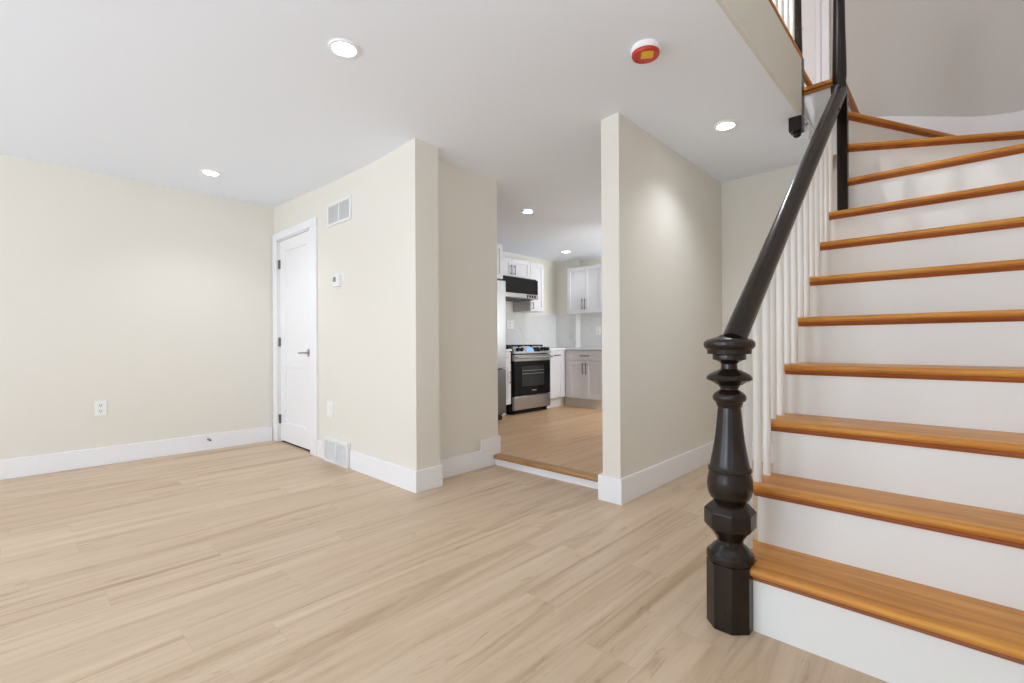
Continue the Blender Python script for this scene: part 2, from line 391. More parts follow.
# upper hall
bm = B(); bx(bm, -0.2, 1.2, -0.5, 2.4, 2.62, 2.78); bx(bm, 1.2, 3.43, 0.736, 2.4, 2.62, 2.768); bx(bm, 3.43, 3.72, 0.80, 2.4, 2.62, 2.768); bx(bm, 3.72, 4.95, 0.9, 2.4, 2.62, 2.78)
struct('floor_hall', bm, 'oakx', 'upper hall floor seen edge on', cat='floor')
bm = B(); bx(bm, -0.2, 5.0, -0.6, 2.5, 4.9, 5.0); struct('ceiling_hall', bm, 'ceil', 'ceiling of the upper hall', cat='ceiling')
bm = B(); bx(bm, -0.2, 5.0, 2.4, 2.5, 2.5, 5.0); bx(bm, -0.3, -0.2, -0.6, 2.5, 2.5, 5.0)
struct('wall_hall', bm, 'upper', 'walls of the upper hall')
# curved wall round the winder
bm = B()
CX, CY, CR = 4.36, 0.02, 0.47
curve = [(CX - 0.1, CY - CR)] + [(CX + CR * math.sin(a), CY - CR * math.cos(a)) for a in [PI / 2 * i / 24 for i in range(25)]] + [(CX + CR, 2.45)]
outer = []
for i, p in enumerate(curve):
    q0, q1 = Vector(curve[max(i - 1, 0)]), Vector(curve[min(i + 1, len(curve) - 1)]); t_ = (q1 - q0).normalized()
    outer.append((p[0] + t_.y * 0.08, p[1] - t_.x * 0.08))
prism(bm, curve + list(reversed(outer)), 1.5, 4.95)
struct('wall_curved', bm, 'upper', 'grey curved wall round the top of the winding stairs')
# curved baseboard, stepping with the winders
bm = B()
cpts = curve[1:-1] + [(CX + CR, y) for y in (0.1, 0.25, 0.4, 0.6, 0.9, 1.3)]
ring = []
for (x, y) in cpts:
    dx, dy = x - CX, min(0, y - CY); L = math.hypot(dx, dy); nx, ny = -dx / L, -dy / L
    t = max(0, min(1, (y + 0.45) / 1.0)); zt = 2.50 + 0.34 * t
    ring.append([bm.verts.new((x + nx * o, y + ny * o, z)) for o, z in ((0.0, 1.9), (0.016, 1.9), (0.016, zt - 0.008), (0.008, zt), (0.0, zt))])
for a, b in zip(ring, ring[1:]):
    for i in range(5): bm.faces.new((a[i], a[(i + 1) % 5], b[(i + 1) % 5], b[i])).smooth = True
struct('baseboard_curved', bm, 'trim', 'white curved baseboard at the top of the stairs')

# fascia of the stair opening
bm = B(); bx(bm, 1.2, 3.406, 0.715, 0.735, 2.417, 2.768); bx(bm, 1.18, 1.2, -0.44, 0.735, 2.416, 2.768)
struct('trim_1', bm, 'fascia', 'beige fascia board of the stair opening', 0.002)
bm = B(); bx(bm, 1.2, 3.406, 0.708, 0.79, 2.769, 2.785)
struct('trim_2', bm, 'oakx', 'oak edge strip on top of the stair opening fascia', 0.004)
bm = B(); bx(bm, 3.52, 4.32, 0.70, 0.722, 2.30, 2.42); bx(bm, 3.52, 4.32, 0.692, 0.73, 2.385, 2.405)
struct('trim_3', bm, 'trim', 'white trim board under the landing', 0.003)

# ------------------------------------------------------------------ baseboards
BH, BT = 0.148, 0.015
def bb_poly(t=BT, h=BH): return [(0, 0), (t, 0), (t, h - 0.006), (t - 0.006, h), (0, h)]
bm = B(); bx(bm, BACKX, 1.872, 5.205 - BT, 5.205, 0, BH); struct('baseboard_left', bm, 'trim', 'white baseboard along the left wall', 0.003)
bm = B(); SHEAR = 0.012
prism(bm, [(1.857, 3.536), (1.857, 2.637), (2.082, 2.637), (2.082, 2.793), (2.067, 2.793), (2.067, 2.652), (1.872, 2.652), (1.872, 3.536)], 0, BH); bx(bm, 1.857, 1.872, 3.956, 4.12, 0, BH)
struct('baseboard_center', bm, 'trim', 'white baseboard of the door wall and its corner column', 0.003)
SHEAR = 0.0
bm = B()
prism(bm, [(2.067 + BT, 0), (2.802, 0), (2.802, 0.230), (2.585, 0.230), (2.585, 0.143), (2.067 + BT, 0.143)], 2.793 - BT, 2.793, 'y')
bx(bm, 2.785, 2.802, 2.793, 2.93, 0.085, 0.230)
struct('baseboard_recess', bm, 'trim', 'white baseboard stepping up beside the kitchen step', 0.003)
bm = B()
prism(bm, [(4.32, 1.513), (2.572, 1.513), (2.572, 1.683), (2.75, 1.683), (2.75, 1.655), (2.587, 1.655), (2.587, 1.528), (4.32, 1.528)], 0, 0.16)
struct('baseboard_right', bm, 'trim', 'white baseboard round the partition wall', 0.003)
bm = B(); bx(bm, 4.32 - BT, 4.32, 0.6, 1.528 - BT, 0, 0.155); struct('baseboard_far', bm, 'trim', 'white baseboard of the end wall behind the balusters', 0.003)

# kitchen step: white riser and oak nosing
bm = B(); prism(bm, [(2.752, 1.668 + BT), (2.772, 1.668 + BT), (2.758, 2.778), (2.738, 2.778)], 0, 0.056)
struct('trim_4', bm, 'trim', 'white riser of the low kitchen step')
bm = B(); prism(bm, [(2.722, 1.668 + BT), (2.80, 1.668 + BT), (2.79, 2.778), (2.712, 2.778)], 0.056, 0.091)
struct('trim_5', bm, 'stepoak', 'oak nosing on the low kitchen step', 0.010)

# ------------------------------------------------------------------ closet door
SHEAR = 0.012
d = tag(thing('door_1', 'closed white two-panel door beside the corner', 'door', (1.872, 4.63, 0)), kind='structure')
bm = B(); cx0, cx1 = 1.872 - 0.02, 1.872 + 0.02
bx(bm, cx0, cx1 - .02, 4.12, 4.25, 0, 2.06); bx(bm, cx0, cx1 - .02, 5.022, 5.115, 0, 2.06); bx(bm, cx0, cx1 - .02, 4.12, 5.115, 2.0601, 2.132)
bx(bm, 1.8721, 1.94, 4.236, 4.262, 0, 2.0520); bx(bm, 1.8721, 1.94, 5.010, 5.019, 0, 2.0520); bx(bm, 1.8721, 1.94, 4.236, 5.019, 2.0521, 2.0745)
obj('casing', bm, 'trim', d, 0.004)
bm = B(); X0, X1 = 1.885, 1.925
L0, L1, Z0, Z1 = 4.268, 5.004, 0.022, 2.048
pl = [(4.385, 4.87, 0.21, 0.78), (4.385, 4.87, 0.845, 1.935)]
bx(bm, X0, X1, L0, 4.385, Z0, Z1); bx(bm, X0, X1, 4.87, L1, Z0, Z1)
for z0, z1 in ((Z0, 0.21), (0.78, 0.845), (1.935, Z1)): bx(bm, X0, X1, 4.385, 4.87, z0, z1)
for p in pl: bx(bm, X0 + 0.012, X1 - 0.012, *p)
leaf = obj('leaf', bm, 'door', d)
bm = B(); bx(bm, 1.9, 2.15, 4.24, 5.015, 0.0, 0.004); obj('door_gap_shade', bm, 'hole', d)  # dark sheet stands in for the shade in the gap under the door
for z in (0.236, 1.022, 1.816):
    bm = B(); tube(bm, [(1.878, 5.007, z - 0.045), (1.878, 5.007, z + 0.045)], 0.009, 10); bx(bm, 1.878, 1.886, 4.985, 5.03, z - 0.044, z + 0.044)
    obj('hinge', bm, 'hinge', d)
bm = B(); bx(bm, 1.876, 1.886, 4.288, 4.348, 0.885, 0.955); tube(bm, [(1.885, 4.318, 0.92), (1.838, 4.318, 0.92)], 0.011, 12)
tube(bm, [(1.838, 4.308, 0.92), (1.836, 4.36, 0.92), (1.838, 4.44, 0.916)], 0.009, 12)
obj('lever_handle', bm, 'chrome', d)
SHEAR = 0.0

# door and casing far up in the hall
d = tag(thing('door_2', 'white door casing glimpsed in the upper hall behind the railing', 'door', (4.83, 1.2, 2.69)), kind='structure')
bm = B(); bx(bm, 4.80, 4.832, 0.80, 0.90, 2.69, 4.8); bx(bm, 4.785, 4.81, 0.86, 0.90, 2.69, 4.8); bx(bm, 4.80, 4.832, 1.72, 1.82, 2.69, 4.8); bx(bm, 4.80, 4.832, 0.80, 1.82, 4.7, 4.8)
obj('casing', bm, 'trim', d, 0.004)
bm = B(); bx(bm, 4.815, 4.832, 0.90, 1.72, 2.70, 4.7)
for z0, z1 in ((2.9, 3.6), (3.75, 4.55)):
    for p in ((1.0, 1.012), (1.6, 1.612)): bx(bm, 4.809, 4.815, p[0], p[1], z0, z1)
    for p in (z0, z1): bx(bm, 4.809, 4.815, 1.0, 1.612, p, p + 0.012)
obj('leaf', bm, 'door', d)

# ------------------------------------------------------------------ staircase
RISE = 0.224
NOSE = [1.735, 1.965, 2.172, 2.42, 2.672, 2.928, 3.184, 3.440, 3.655]
RX = [x + 0.03 for x in NOSE]
YL, YT, YR = 0.575, 0.598, -0.445
st = thing('staircase', 'oak-treaded staircase with white risers winding left at the top', 'stairs', (2.6, 0.1, 0))
def nosing_profile(xn, xb, zt):
    r = 0.0135
    pts = [(xb, zt), (xn + r, zt)]
    for i in range(1, 8):
        a = PI / 2 + PI * i / 8
        pts.append((xn + r + r * math.cos(a), zt - r + r * math.sin(a)))
    pts += [(xn + r, zt - 2 * r), (xb, zt - 2 * r)]
    return pts
def scotia(xn, zt):
    xr = xn + 0.03; z1 = zt - 0.027
    return [(xr + 0.001, z1), (xn + 0.010, z1), (xn + 0.012, z1 - 0.005), (xn + 0.020, z1 - 0.010), (xn + 0.025, z1 - 0.019), (xr + 0.001, z1 - 0.019)]
for k in range(1, 9):
    xn = NOSE[k - 1]; xb = RX[k] + 0.012 if k < 9 else xn + 0.3; zt = k * RISE
    bm = B()
    prism(bm, nosing_profile(xn, xb, zt), YR, 0.527 if k == 1 else YT, 'y')
    if k == 1: bx(bm, 1.825, xb, 0.527, YT, zt - 0.027, zt)
    tr = obj('tread', bm, 'oak', st)
    bm = B(); prism(bm, scotia(xn, zt), YR, 0.524 if k == 1 else YT - 0.012, 'y'); obj('cove_moulding', bm, 'redoak_shaded', tr)
    bm = B(); bx(bm, RX[k - 1], RX[k - 1] + 0.018, YR, 0.525 if k == 1 else YL, (k - 1) * RISE + (0 if k == 1 else 0.0005), zt - 0.028)
    obj('riser', bm, 'riser', st)
# side panel under the open end of the treads (saw-tooth, closes the space below)
poly = [(1.835, 0)]
for k in range(1, 9):
    x = max(RX[k - 1] + 0.018, 1.835); poly += [(x, (k - 1) * RISE if k > 1 else 0), (x, k * RISE - 0.028)]
poly += [(3.60, 8 * RISE - 0.028), (3.60, 0)]
clean = []
for p in poly:
    if not clean or clean[-1] != p: clean.append(p)
bm = B(); prism(bm, clean[1:], YL - 0.02, YL - 0.001, 'y'); obj('side_panel', bm, 'riser', st)
# winders round the dark post
PV = Vector((3.668, 0.548))
wdir = {9: Vector((0.0, -1.0)), 10: Vector((0.484, -0.775)).normalized(), 11: Vector((0.88, -0.45)).normalized(), 12: Vector((1.0, 0.0))}
wlen = {9: 0.993, 10: 1.17, 11: 1.27, 12: 1.15}
def wpt(k, t, off=0.0, z=0.0):
    dd = wdir[k]; n = Vector((-dd.y, dd.x)); n = -n           # n points towards the climber
    p = PV + dd * t + n * off
    return (p.x, p.y, z)
def sweep(bm, prof, k):
    t0 = 0.0 if k == 9 else 0.035
    a = [bm.verts.new(wpt(k, t0, o, z)) for o, z in prof]; b = [bm.verts.new(wpt(k, wlen[k], o, z)) for o, z in prof]
    n = len(prof); bm.faces.new(a); bm.faces.new(list(reversed(b)))
    for i in range(n): bm.faces.new((a[i], a[(i + 1) % n], b[(i + 1) % n], b[i]))
for k in (9, 10, 11, 12):
    zt = k * RISE + 0.02
    bm = B()
    pr = [(-x, z) for x, z in nosing_profile(-0.012, 0.06, zt)]; sweep(bm, pr, k)
    if k < 12:      # wedge of tread surface up to the next nosing
        m = {9: [(PV.x, -0.44), (4.28, -0.44)], 10: [], 11: []}[k]
        pg = [wpt(k, 0.03, -0.05)[:2]] + [wpt(k, wlen[k], -0.05)[:2]] + m[1:] + [wpt(k + 1, wlen[k + 1], -0.02)[:2], wpt(k + 1, 0.03, -0.02)[:2]]
        prism(bm, pg, zt - 0.0265, zt - 0.0005)
    rot = math.atan2(wdir[k].y, wdir[k].x)
    tr = obj('tread', bm, M['oak'] if k in (9,) else M['oakx'] if k == 12 else honey_oak('honey_oak_winder', PI / 2 - rot), st)
    bm = B(); sweep(bm, [(-x, z) for x, z in scotia(-0.012, zt)], k); obj('cove_moulding', bm, 'redoak_shaded', tr)
    bm = B(); sweep(bm, [(-0.018, zt - 0.028), (-0.036, zt - 0.028), (-0.036, zt - RISE - 0.02), (-0.018, zt - RISE - 0.02)], k)
    obj('riser', bm, 'riser', st)
bm = B(); bx(bm, 3.70, 4.82, 0.56, 0.735, 2.681, 2.708); bx(bm, 3.672, 3.702, 0.545, 0.78, 2.681, 2.708); bx(bm, 3.685, 3.702, 0.55, 0.775, 2.665, 2.682)
bx(bm, 3.72, 4.82, 0.735, 0.90, 2.681, 2.708)
obj('landing', bm, 'oak', st, 0.006)
bm = B(); prism(bm, [(0.576, 2.22), (0.61, 2.22), (0.61, 2.38), (0.80, 2.38), (0.80, 2.666), (0.576, 2.666)], 3.70, 3.72, 'x'); obj('landing_riser', bm, 'riser', st, 0.002)
bm = B(); bx(bm, 3.50, 4.30, 0.735, 0.765, 2.755, 2.785); obj('hall_nosing', bm, 'oakx', st, 0.008)

# ------------------------------------------------------------------ stair railing
NX, NY = 1.757, 0.598
NZ = lambda y: 1 - (y - 343) * 0.003585
rail = thing('stair_railing', 'dark wood stair railing with turned newel post and white balusters', 'railing', (NX, NY, 0))
P8 = PI / 8
px = 0.003585
bm = B(); lathe(bm, [(0.0, 0.0785), (0.225, 0.0785)], (NX, NY), 8, P8, False)
nb = obj('newel_post', bm, 'dark', rail, 0.002)
bm = B(); lathe(bm, [(0.223, 0.070), (0.232, 0.0775), (0.245, 0.0785), (0.256, 0.076), (0.262, 0.068), (0.268, 0.064), (0.276, 0.058), (0.283, 0.049), (0.290, 0.043), (0.315, 0.042)], (NX, NY))
obj('base_moulding', bm, 'dark', nb)
bm = B(); lathe(bm, [(0.300, 0.045), (0.322, 0.058), (0.338, 0.073), (0.342, 0.078), (0.352, 0.0855), (0.404, 0.0855), (0.413, 0.078), (0.434, 0.056), (0.438, 0.045)], (NX, NY), 8, P8, False)
obj('octagonal_collar', bm, 'dark', nb, 0.002)
shaft = [(507, 13.5), (505, 14.8), (503, 14.3), (501, 15), (499.5, 16.5), (497, 19.3), (493.5, 21.3), (489, 22.6), (484, 22.9), (478, 22.4), (472.5, 21), (471, 21), (470, 21.8), (467.5, 21.8), (466.3, 20.4), (465, 19.8), (460, 18.8), (452, 17.2), (443, 15.5), (432, 13.9), (420, 12.6), (411, 11.8), (408, 11.4),
         (407, 12.4), (404.8, 12.8), (404, 13.4), (402.5, 13.4), (401.5, 15.4), (399.5, 16.6), (397.2, 16.7), (395, 15.8), (393, 13.6), (391, 10.6), (390, 9.0), (388.4, 9.0), (387.5, 10.2), (386, 10.4), (385, 13.5), (383, 16), (381.5, 20), (380.2, 22.6), (378.6, 23), (377, 22), (375, 20), (372.5, 15), (370.4, 10), (369.6, 8.4), (365, 8.0), (363, 9.5), (361, 14), (360.4, 16.4), (356.4, 16.8), (355.2, 16.4)]
bm = B(); lathe(bm, [(NZ(y), r * px * 0.92) for y, r in shaft], (NX, NY)); obj('turned_shaft', bm, 'dark', nb)
cap = [(355.4, 16), (354.8, 21.8), (350.5, 22.2), (349.8, 23.5), (348, 25), (345.5, 25.8), (343, 25.2), (340.8, 22.5), (339.6, 18), (338.6, 14.5), (337.2, 10.5), (336.2, 9), (335.4, 5), (333.4, 4.4), (332.0, 3), (331.4, 1)]
bm = B(); lathe(bm, [(NZ(y), r * px * 0.92) for y, r in cap], (NX, NY)); obj('cap', bm, 'dark', nb)
# handrail
R0, R1 = Vector((1.745, 0.581, 1.0)), Vector((3.655, 0.553, 2.60))
RS = (R1.z - R0.z) / (R1.x - R0.x)
bm = B(); tube(bm, [R0, R0.lerp(R1, 0.5), R1], 0.0405, 28, 0.95)
obj('handrail', bm, 'dark', rail)
bm = B(); pp = R0.lerp(R1, 0.86); lathe(bm, [(0, 0.008), (0.006, 0.008), (0.009, 0.004)], (0, 0), 12)
bmesh.ops.rotate(bm, verts=bm.verts, cent=(0, 0, 0), matrix=Matrix.Rotation(math.radians(75), 3, 'X')); bmesh.ops.translate(bm, verts=bm.verts, vec=pp + Vector((0, -0.039, 0)))
obj('bolt_plug', bm, 'dark', rail)
# dark post at the turn
bm = B(); bx(bm, 3.650, 3.706, 0.516, 0.572, 8 * RISE, 2.59); bx(bm, 3.630, 3.712, 0.518, 0.600, 2.585, 2.64)
wp = obj('winder_post', bm, 'dark', rail, 0.003)
bm = B(); lathe(bm, [(2.64, 0.034), (2.70, 0.039), (2.76, 0.039), (3.0, 0.034), (3.3, 0.030), (3.75, 0.028), (3.80, 0.034)], (3.67, 0.559), 32)
obj('turned_top', bm, 'dark', wp)
# balusters, two to a tread
def baluster(x, y, z0, z1, parent, r=0.0148):
    bm = B(); lathe(bm, [(z0, r * 0.96), (z0 + 0.01, r), (z1, r)], (x, y), 20); return obj('baluster', bm, 'bal', parent)
YB = 0.585
for k in range(2, 9):
    for o in (0.065, 0.192):
        x = NOSE[k - 1] + o
        if x > 3.63: continue
        zr = R0.z + (x - R0.x) * RS
        baluster(x, YB, k * RISE, zr - 0.03, rail)
baluster(NOSE[0] + 0.18, YB, RISE, R0.z + 0.13, rail)

# upper hall railing
ur = thing('landing_railing', 'dark drop newel with white balusters along the upper hall edge', 'railing', (3.485, 0.752, 2.785))
bm = B(); bx(bm, 3.408, 3.485, 0.717, 0.790, 2.332, 2.80)
nw = obj('newel_post', bm, 'dark', ur, 0.003)
bm = B(); lathe(bm, [(2.305, 0.012), (2.313, 0.022), (2.325, 0.024), (2.335, 0.024)], (3.465, 0.754), 24); obj('drop_finial', bm, 'dark', nw)
bm = B(); lathe(bm, [(2.79, 0.036), (2.86, 0.036), (3.0, 0.033), (3.6, 0.028), (3.75, 0.035), (3.80, 0.035)], (3.462, 0.758), 24); obj('turned_top', bm, 'dark', nw)
bm = B(); tube(bm, [(1.25, 0.75, 3.66), (3.47, 0.75, 3.66)], 0.036, 20); obj('handrail', bm, 'dark', ur)
for i in range(17): baluster(3.33 - 0.125 * i, 0.75, 2.785, 3.64, ur, 0.0135)

# ------------------------------------------------------------------ ceiling fixtures
def downlight(x, y, zf, label, grp, r=0.052, lamp=LAMP):
    z = zf(x, y) - 0.003
    t = thing('recessed_light', label, 'ceiling light', (x, y, z), grp)
    bm = B(); n = 40
    prof = [(z + 0.004, r + 0.018), (z - 0.006, r + 0.016), (z - 0.008, r + 0.006), (z - 0.004, r)]
    rings = [[bm.verts.new((x + q * math.cos(2 * PI * i / n), y + q * math.sin(2 * PI * i / n), h)) for i in range(n)] for h, q in prof]
    for a, b in zip(rings, rings[1:]):
        for i in range(n): bm.faces.new((a[i], a[(i + 1) % n], b[(i + 1) % n], b[i])).smooth = True
    obj('trim_ring', bm, 'plastic', t)
    bm = B(); lathe(bm, [(z - 0.0045, r + 0.001), (z - 0.0055, r * 0.6)], (x, y), 40); obj('diffuser', bm, 'lens', t)
    down((x, y, z - 0.02), lamp)
    return t
G = 'recessed ceiling lights'
downlight(1.100, 2.128, ceil_z, 'lit recessed ceiling light nearest the camera, top left of centre', G, 0.052, 10)
downlight(1.139, 4.447, ceil_z, 'lit recessed ceiling light near the left wall', G)
downlight(3.226, 1.113, ceil_z, 'lit recessed ceiling light between the partition wall and stairs', G, 0.052, 20)
downlight(3.61, 3.178, kceil_z, 'lit recessed kitchen ceiling light nearest the opening', G, 0.047, 9)
downlight(5.42, 4.06, kceil_z, 'small lit recessed light above the kitchen counter corner', G, 0.055, 5)

sx, sy = 2.115, 1.100; sz = ceil_z(sx, sy)
t = thing('smoke_detector', 'round white smoke detector with red cover on the ceiling', 'smoke detector', (sx, sy, sz))
bm = B(); lathe(bm, [(sz - 0.030, 0.066), (sz - 0.026, 0.070), (sz - 0.012, 0.072), (sz - 0.010, 0.066), (sz, 0.066)], (sx, sy), 48); obj('base', bm, 'plastic', t)
bm = B(); lathe(bm, [(sz - 0.042, 0.0485), (sz - 0.042, 0.051), (sz - 0.046, 0.053), (sz - 0.046, 0.058), (sz - 0.044, 0.062), (sz - 0.034, 0.066), (sz - 0.029, 0.066)], (sx, sy), 48)
rc = tag(obj('dust_cover', bm, 'red', t), 'red plastic dust cover')
bm = B(); bx(bm, sx - 0.042, sx + 0.012, sy - 0.034, sy + 0.022, sz - 0.0475, sz - 0.0418)
bmesh.ops.rotate(bm, verts=bm.verts, cent=(sx, sy, sz), matrix=Matrix.Rotation(math.radians(34), 3, 'Z')); sk = tag(obj('sticker', bm, 'yellow', rc), 'yellow sticker')

# ------------------------------------------------------------------ fittings on the walls
SHEAR = 0.012
def grille(name, label, x_face, y0, y1, z0, z1, depth):
    """register on the door wall: frame, divider and louvres, facing -X"""
    t = thing(name, label, 'vent', (x_face, (y0 + y1) / 2, z0))
    xf = x_face - depth; b = 0.022
    bm = B()
    bx(bm, xf, x_face, y0, y1, z1 - b, z1); bx(bm, xf, x_face, y0, y1, z0, z0 + b)
    bx(bm, xf, x_face, y0, y0 + b, z0 + b, z1 - b); bx(bm, xf, x_face, y1 - b, y1, z0 + b, z1 - b)
    ym = (y0 + y1) / 2; bx(bm, xf + 0.001, x_face, ym - 0.008, ym + 0.008, z0 + b, z1 - b)
    obj('frame', bm, 'grille', t, 0.002)
    bm = B(); n = 18
    for i in range(n):
        z = z0 + b + (z1 - z0 - 2 * b) * (i + 0.5) / n; h = (z1 - z0 - 2 * b) / n * 0.62
        for a, c in ((y0 + b, ym - 0.008), (ym + 0.008, y1 - b)):
            v = [bm.verts.new(p) for p in ((xf + 0.003, a, z - h), (xf + 0.003, c, z - h), (xf + depth * 0.6, c, z + h), (xf + depth * 0.6, a, z + h))]
            w = [bm.verts.new((q.co.x + 0.0015, q.co.y, q.co.z + 0.0015)) for q in v]
            bm.faces.new(v); bm.faces.new(list(reversed(w)))
            for i2 in range(4): bm.faces.new((v[i2], w[i2], w[(i2 + 1) % 4], v[(i2 + 1) % 4]))
    obj('louvres', bm, 'grille', t)
    bm = B(); bx(bm, x_face - 0.002, x_face, y0 + b, y1 - b, z0 + b, z1 - b); obj('duct_back', bm, 'shadow', t)
    return t
grille('return_air_grille', 'white louvred air grille high on the door wall', 1.872, 3.511, 3.912, 1.998, 2.188, 0.012)
t = grille('floor_register', 'white louvred register at baseboard level on the door wall', 1.872, 3.541, 3.952, 0.002, 0.20, 0.034)

def plate(name, label, cat, face, axis, c, z, w, h):
    t = thing(name, label, cat, (face, c, z) if axis == 'X' else (c, face, z)); return t
# thermostat
t = thing('thermostat', 'small white thermostat on the door wall right of the door', 'thermostat', (1.872, 3.73, 1.52))
bm = B(); bx(bm, 1.868, 1.872, 3.655, 3.800, 1.462, 1.585); obj('wall_plate', bm, 'plastic', t, 0.002)
bm = B(); bx(bm, 1.842, 1.868, 3.675, 3.785, 1.474, 1.572); tb = obj('body', bm, 'plastic', t, 0.006)
bm = B(); bx(bm, 1.8405, 1.843, 3.725, 3.772, 1.515, 1.555); obj('screen', bm, 'screen', tb)
# blank/switch plate right of the door
t = thing('light_switch', 'narrow white switch plate low on the door wall beside the door', 'switch', (1.872, 3.89, 0.44))
bm = B(); bx(bm, 1.866, 1.872, 3.840, 3.940, 0.378, 0.512); sp_ = obj('plate', bm, 'plastic', t, 0.002)
bm = B(); bx(bm, 1.862, 1.867, 3.874, 3.906, 0.412, 0.478); obj('rocker', bm, 'plastic', t, 0.001)
for z in (0.392, 0.498):
    bm = B(); tube(bm, [(1.867, 3.890, z), (1.8653, 3.890, z)], 0.003, 10); obj('screw', bm, 'hinge', sp_)
SHEAR = 0.0
# outlet on the left wall
def outlet(label, ax, face, c, z, w=0.078, h=0.125):
    def bb(bm, u0, u1, d0, d1, z0, z1):
        if ax == 'Y': bx(bm, u0, u1, face - d1, face - d0, z0, z1)
        else: bx(bm, face - d1, face - d0, u0, u1, z0, z1)
    t = thing('wall_outlet', label, 'outlet', (c, face, z) if ax == 'Y' else (face, c, z))
    bm = B(); bb(bm, c - w / 2, c + w / 2, 0, 0.006, z - h / 2, z + h / 2); obj('cover_plate', bm, 'plastic', t, 0.002)
    for zz in (z - 0.024, z + 0.024):
        bm = B(); bb(bm, c - 0.017, c + 0.017, 0.006, 0.0085, zz - 0.016, zz + 0.016); rc = obj('receptacle', bm, 'plastic', t, 0.002)
        bm = B()
        for q in (-0.008, 0.005): bb(bm, c + q, c + q + 0.003, 0.0085, 0.0092, zz - 0.004, zz + 0.008)
        bb(bm, c - 0.003, c + 0.003, 0.0085, 0.0092, zz - 0.012, zz - 0.007); obj('slots', bm, 'hole', rc)
    return t
outlet('white wall outlet on the long left wall above the baseboard', 'Y', 5.205, 0.522, 0.477)
# door stops
def door_stop(label, p, dv):
    t = thing('door_stop', label, 'door stop', p); p = Vector(p); dv = Vector(dv)
    bm = B(); tube(bm, [p, p + dv * 0.008], 0.012, 14); obj('base', bm, 'chrome', t)
    bm = B(); sd = Vector((0, 0, 1)).cross(dv)
    pts = [p + dv * (0.008 + 0.055 * i / 80) + sd * 0.006 * math.cos(i * 0.8) + Vector((0, 0, 0.006 * math.sin(i * 0.8))) for i in range(81)]
    tube(bm, pts, 0.0016, 6); obj('spring', bm, 'chrome', t)
    bm = B(); tube(bm, [p + dv * 0.062, p + dv * 0.074], 0.008, 14); obj('tip', bm, 'rubber', t)
door_stop('small spring door stop on the left wall baseboard', (1.296, 5.205 - BT, 0.102), (0, -1, 0))
door_stop('small door stop on the baseboard seen between the balusters', (4.32 - BT, 1.154, 0.115), (-1, 0, 0))

# ------------------------------------------------------------------ kitchen
ZK = 0.085
def lb(bm, F, u0, u1, d0, d1, z0, z1):
    """local box: u along the front, d outwards from the front plane"""
    ax, f = F
    if ax == 'Y': bx(bm, u0, u1, f - d1, f - d0, z0, z1)
    else: bx(bm, f - d1, f - d0, u0, u1, z0, z1)
def lp(F, u, dd, z): return (u, F[1] - dd, z) if F[0] == 'Y' else (F[1] - dd, u, z)
def shaker(F, u0, u1, z0, z1, parent, name='door'):
    bm = B(); s = min(0.055, (u1 - u0) * 0.28, (z1 - z0) * 0.3); T = 0.02
    lb(bm, F, u0, u0 + s, 0, T, z0, z1); lb(bm, F, u1 - s, u1, 0, T, z0, z1)
    lb(bm, F, u0 + s, u1 - s, 0, T, z0, z0 + s); lb(bm, F, u0 + s, u1 - s, 0, T, z1 - s, z1)
    lb(bm, F, u0 + s, u1 - s, 0, T - 0.009, z0 + s, z1 - s)
    return obj(name, bm, 'cab', parent)
def pull(F, u, z, L, vertical, parent):
    bm = B(); e = 0.048
    a, b = ((lp(F, u, e, z - L / 2), lp(F, u, e, z + L / 2)) if vertical else (lp(F, u - L / 2, e, z), lp(F, u + L / 2, e, z)))
    tube(bm, [a, b], 0.006, 10)
    for s in (-0.38, 0.38):
        q = (u, z + s * L) if vertical else (u + s * L, z)
        tube(bm, [lp(F, q[0], 0.019, q[1]), lp(F, q[0], e, q[1])], 0.005, 8)
    return tag(obj('handle', bm, 'hinge', parent), 'brushed nickel bar handle')
def cabinet(label, F, u0, u1, z0, z1, depth, toe=None):
    t = thing('kitchen_cabinet', label, 'cabinet', lp(F, (u0 + u1) / 2, -depth / 2, z0 if not toe else toe))
    bm = B(); lb(bm, F, u0, u1, -depth, 0, z0, z1); obj('body', bm, 'cab', t, 0.001)
    if toe:
        bm = B(); lb(bm, F, u0, u1 + (0.064 if u1 == 5.498 else 0.074 if u1 == 4.135 else 0), -depth + 0.02, -0.07, toe, z0); obj('toe_kick', bm, 'toe', t)
    return t
FY = ('Y', 4.14)       # base fronts along the range wall
FU = ('Y', 4.37)       # upper fronts
FX = ('X', 5.50)       # base fronts on the far wall
FXU = ('X', 5.77)
# upper right pair
c = cabinet('white wall cabinet pair on the kitchen end wall, long handles', FXU, 3.665, 4.285, 1.428, 2.112, 0.20)
dl = shaker(FXU, 3.668, 3.974, 1.432, 2.108, c); dr = shaker(FXU, 3.978, 4.282, 1.432, 2.108, c)
pull(FXU, 3.952, 1.56, 0.16, True, dl); pull(FXU, 4.000, 1.56, 0.16, True, dr)
# base right pair with drawer
c = cabinet('white base cabinet with wide drawer on the kitchen end wall', FX, 3.50, 4.135, 0.22, 0.895, 0.46, ZK)
dw = shaker(FX, 3.503, 4.062, 0.752, 0.885, c, 'drawer'); pull(FX, 3.78, 0.818, 0.15, False, dw)
d1 = shaker(FX, 3.503, 3.781, 0.22, 0.745, c); d2 = shaker(FX, 3.785, 4.062, 0.22, 0.745, c)
pull(FX, 3.757, 0.64, 0.16, True, d1); pull(FX, 3.812, 0.64, 0.16, True, d2)
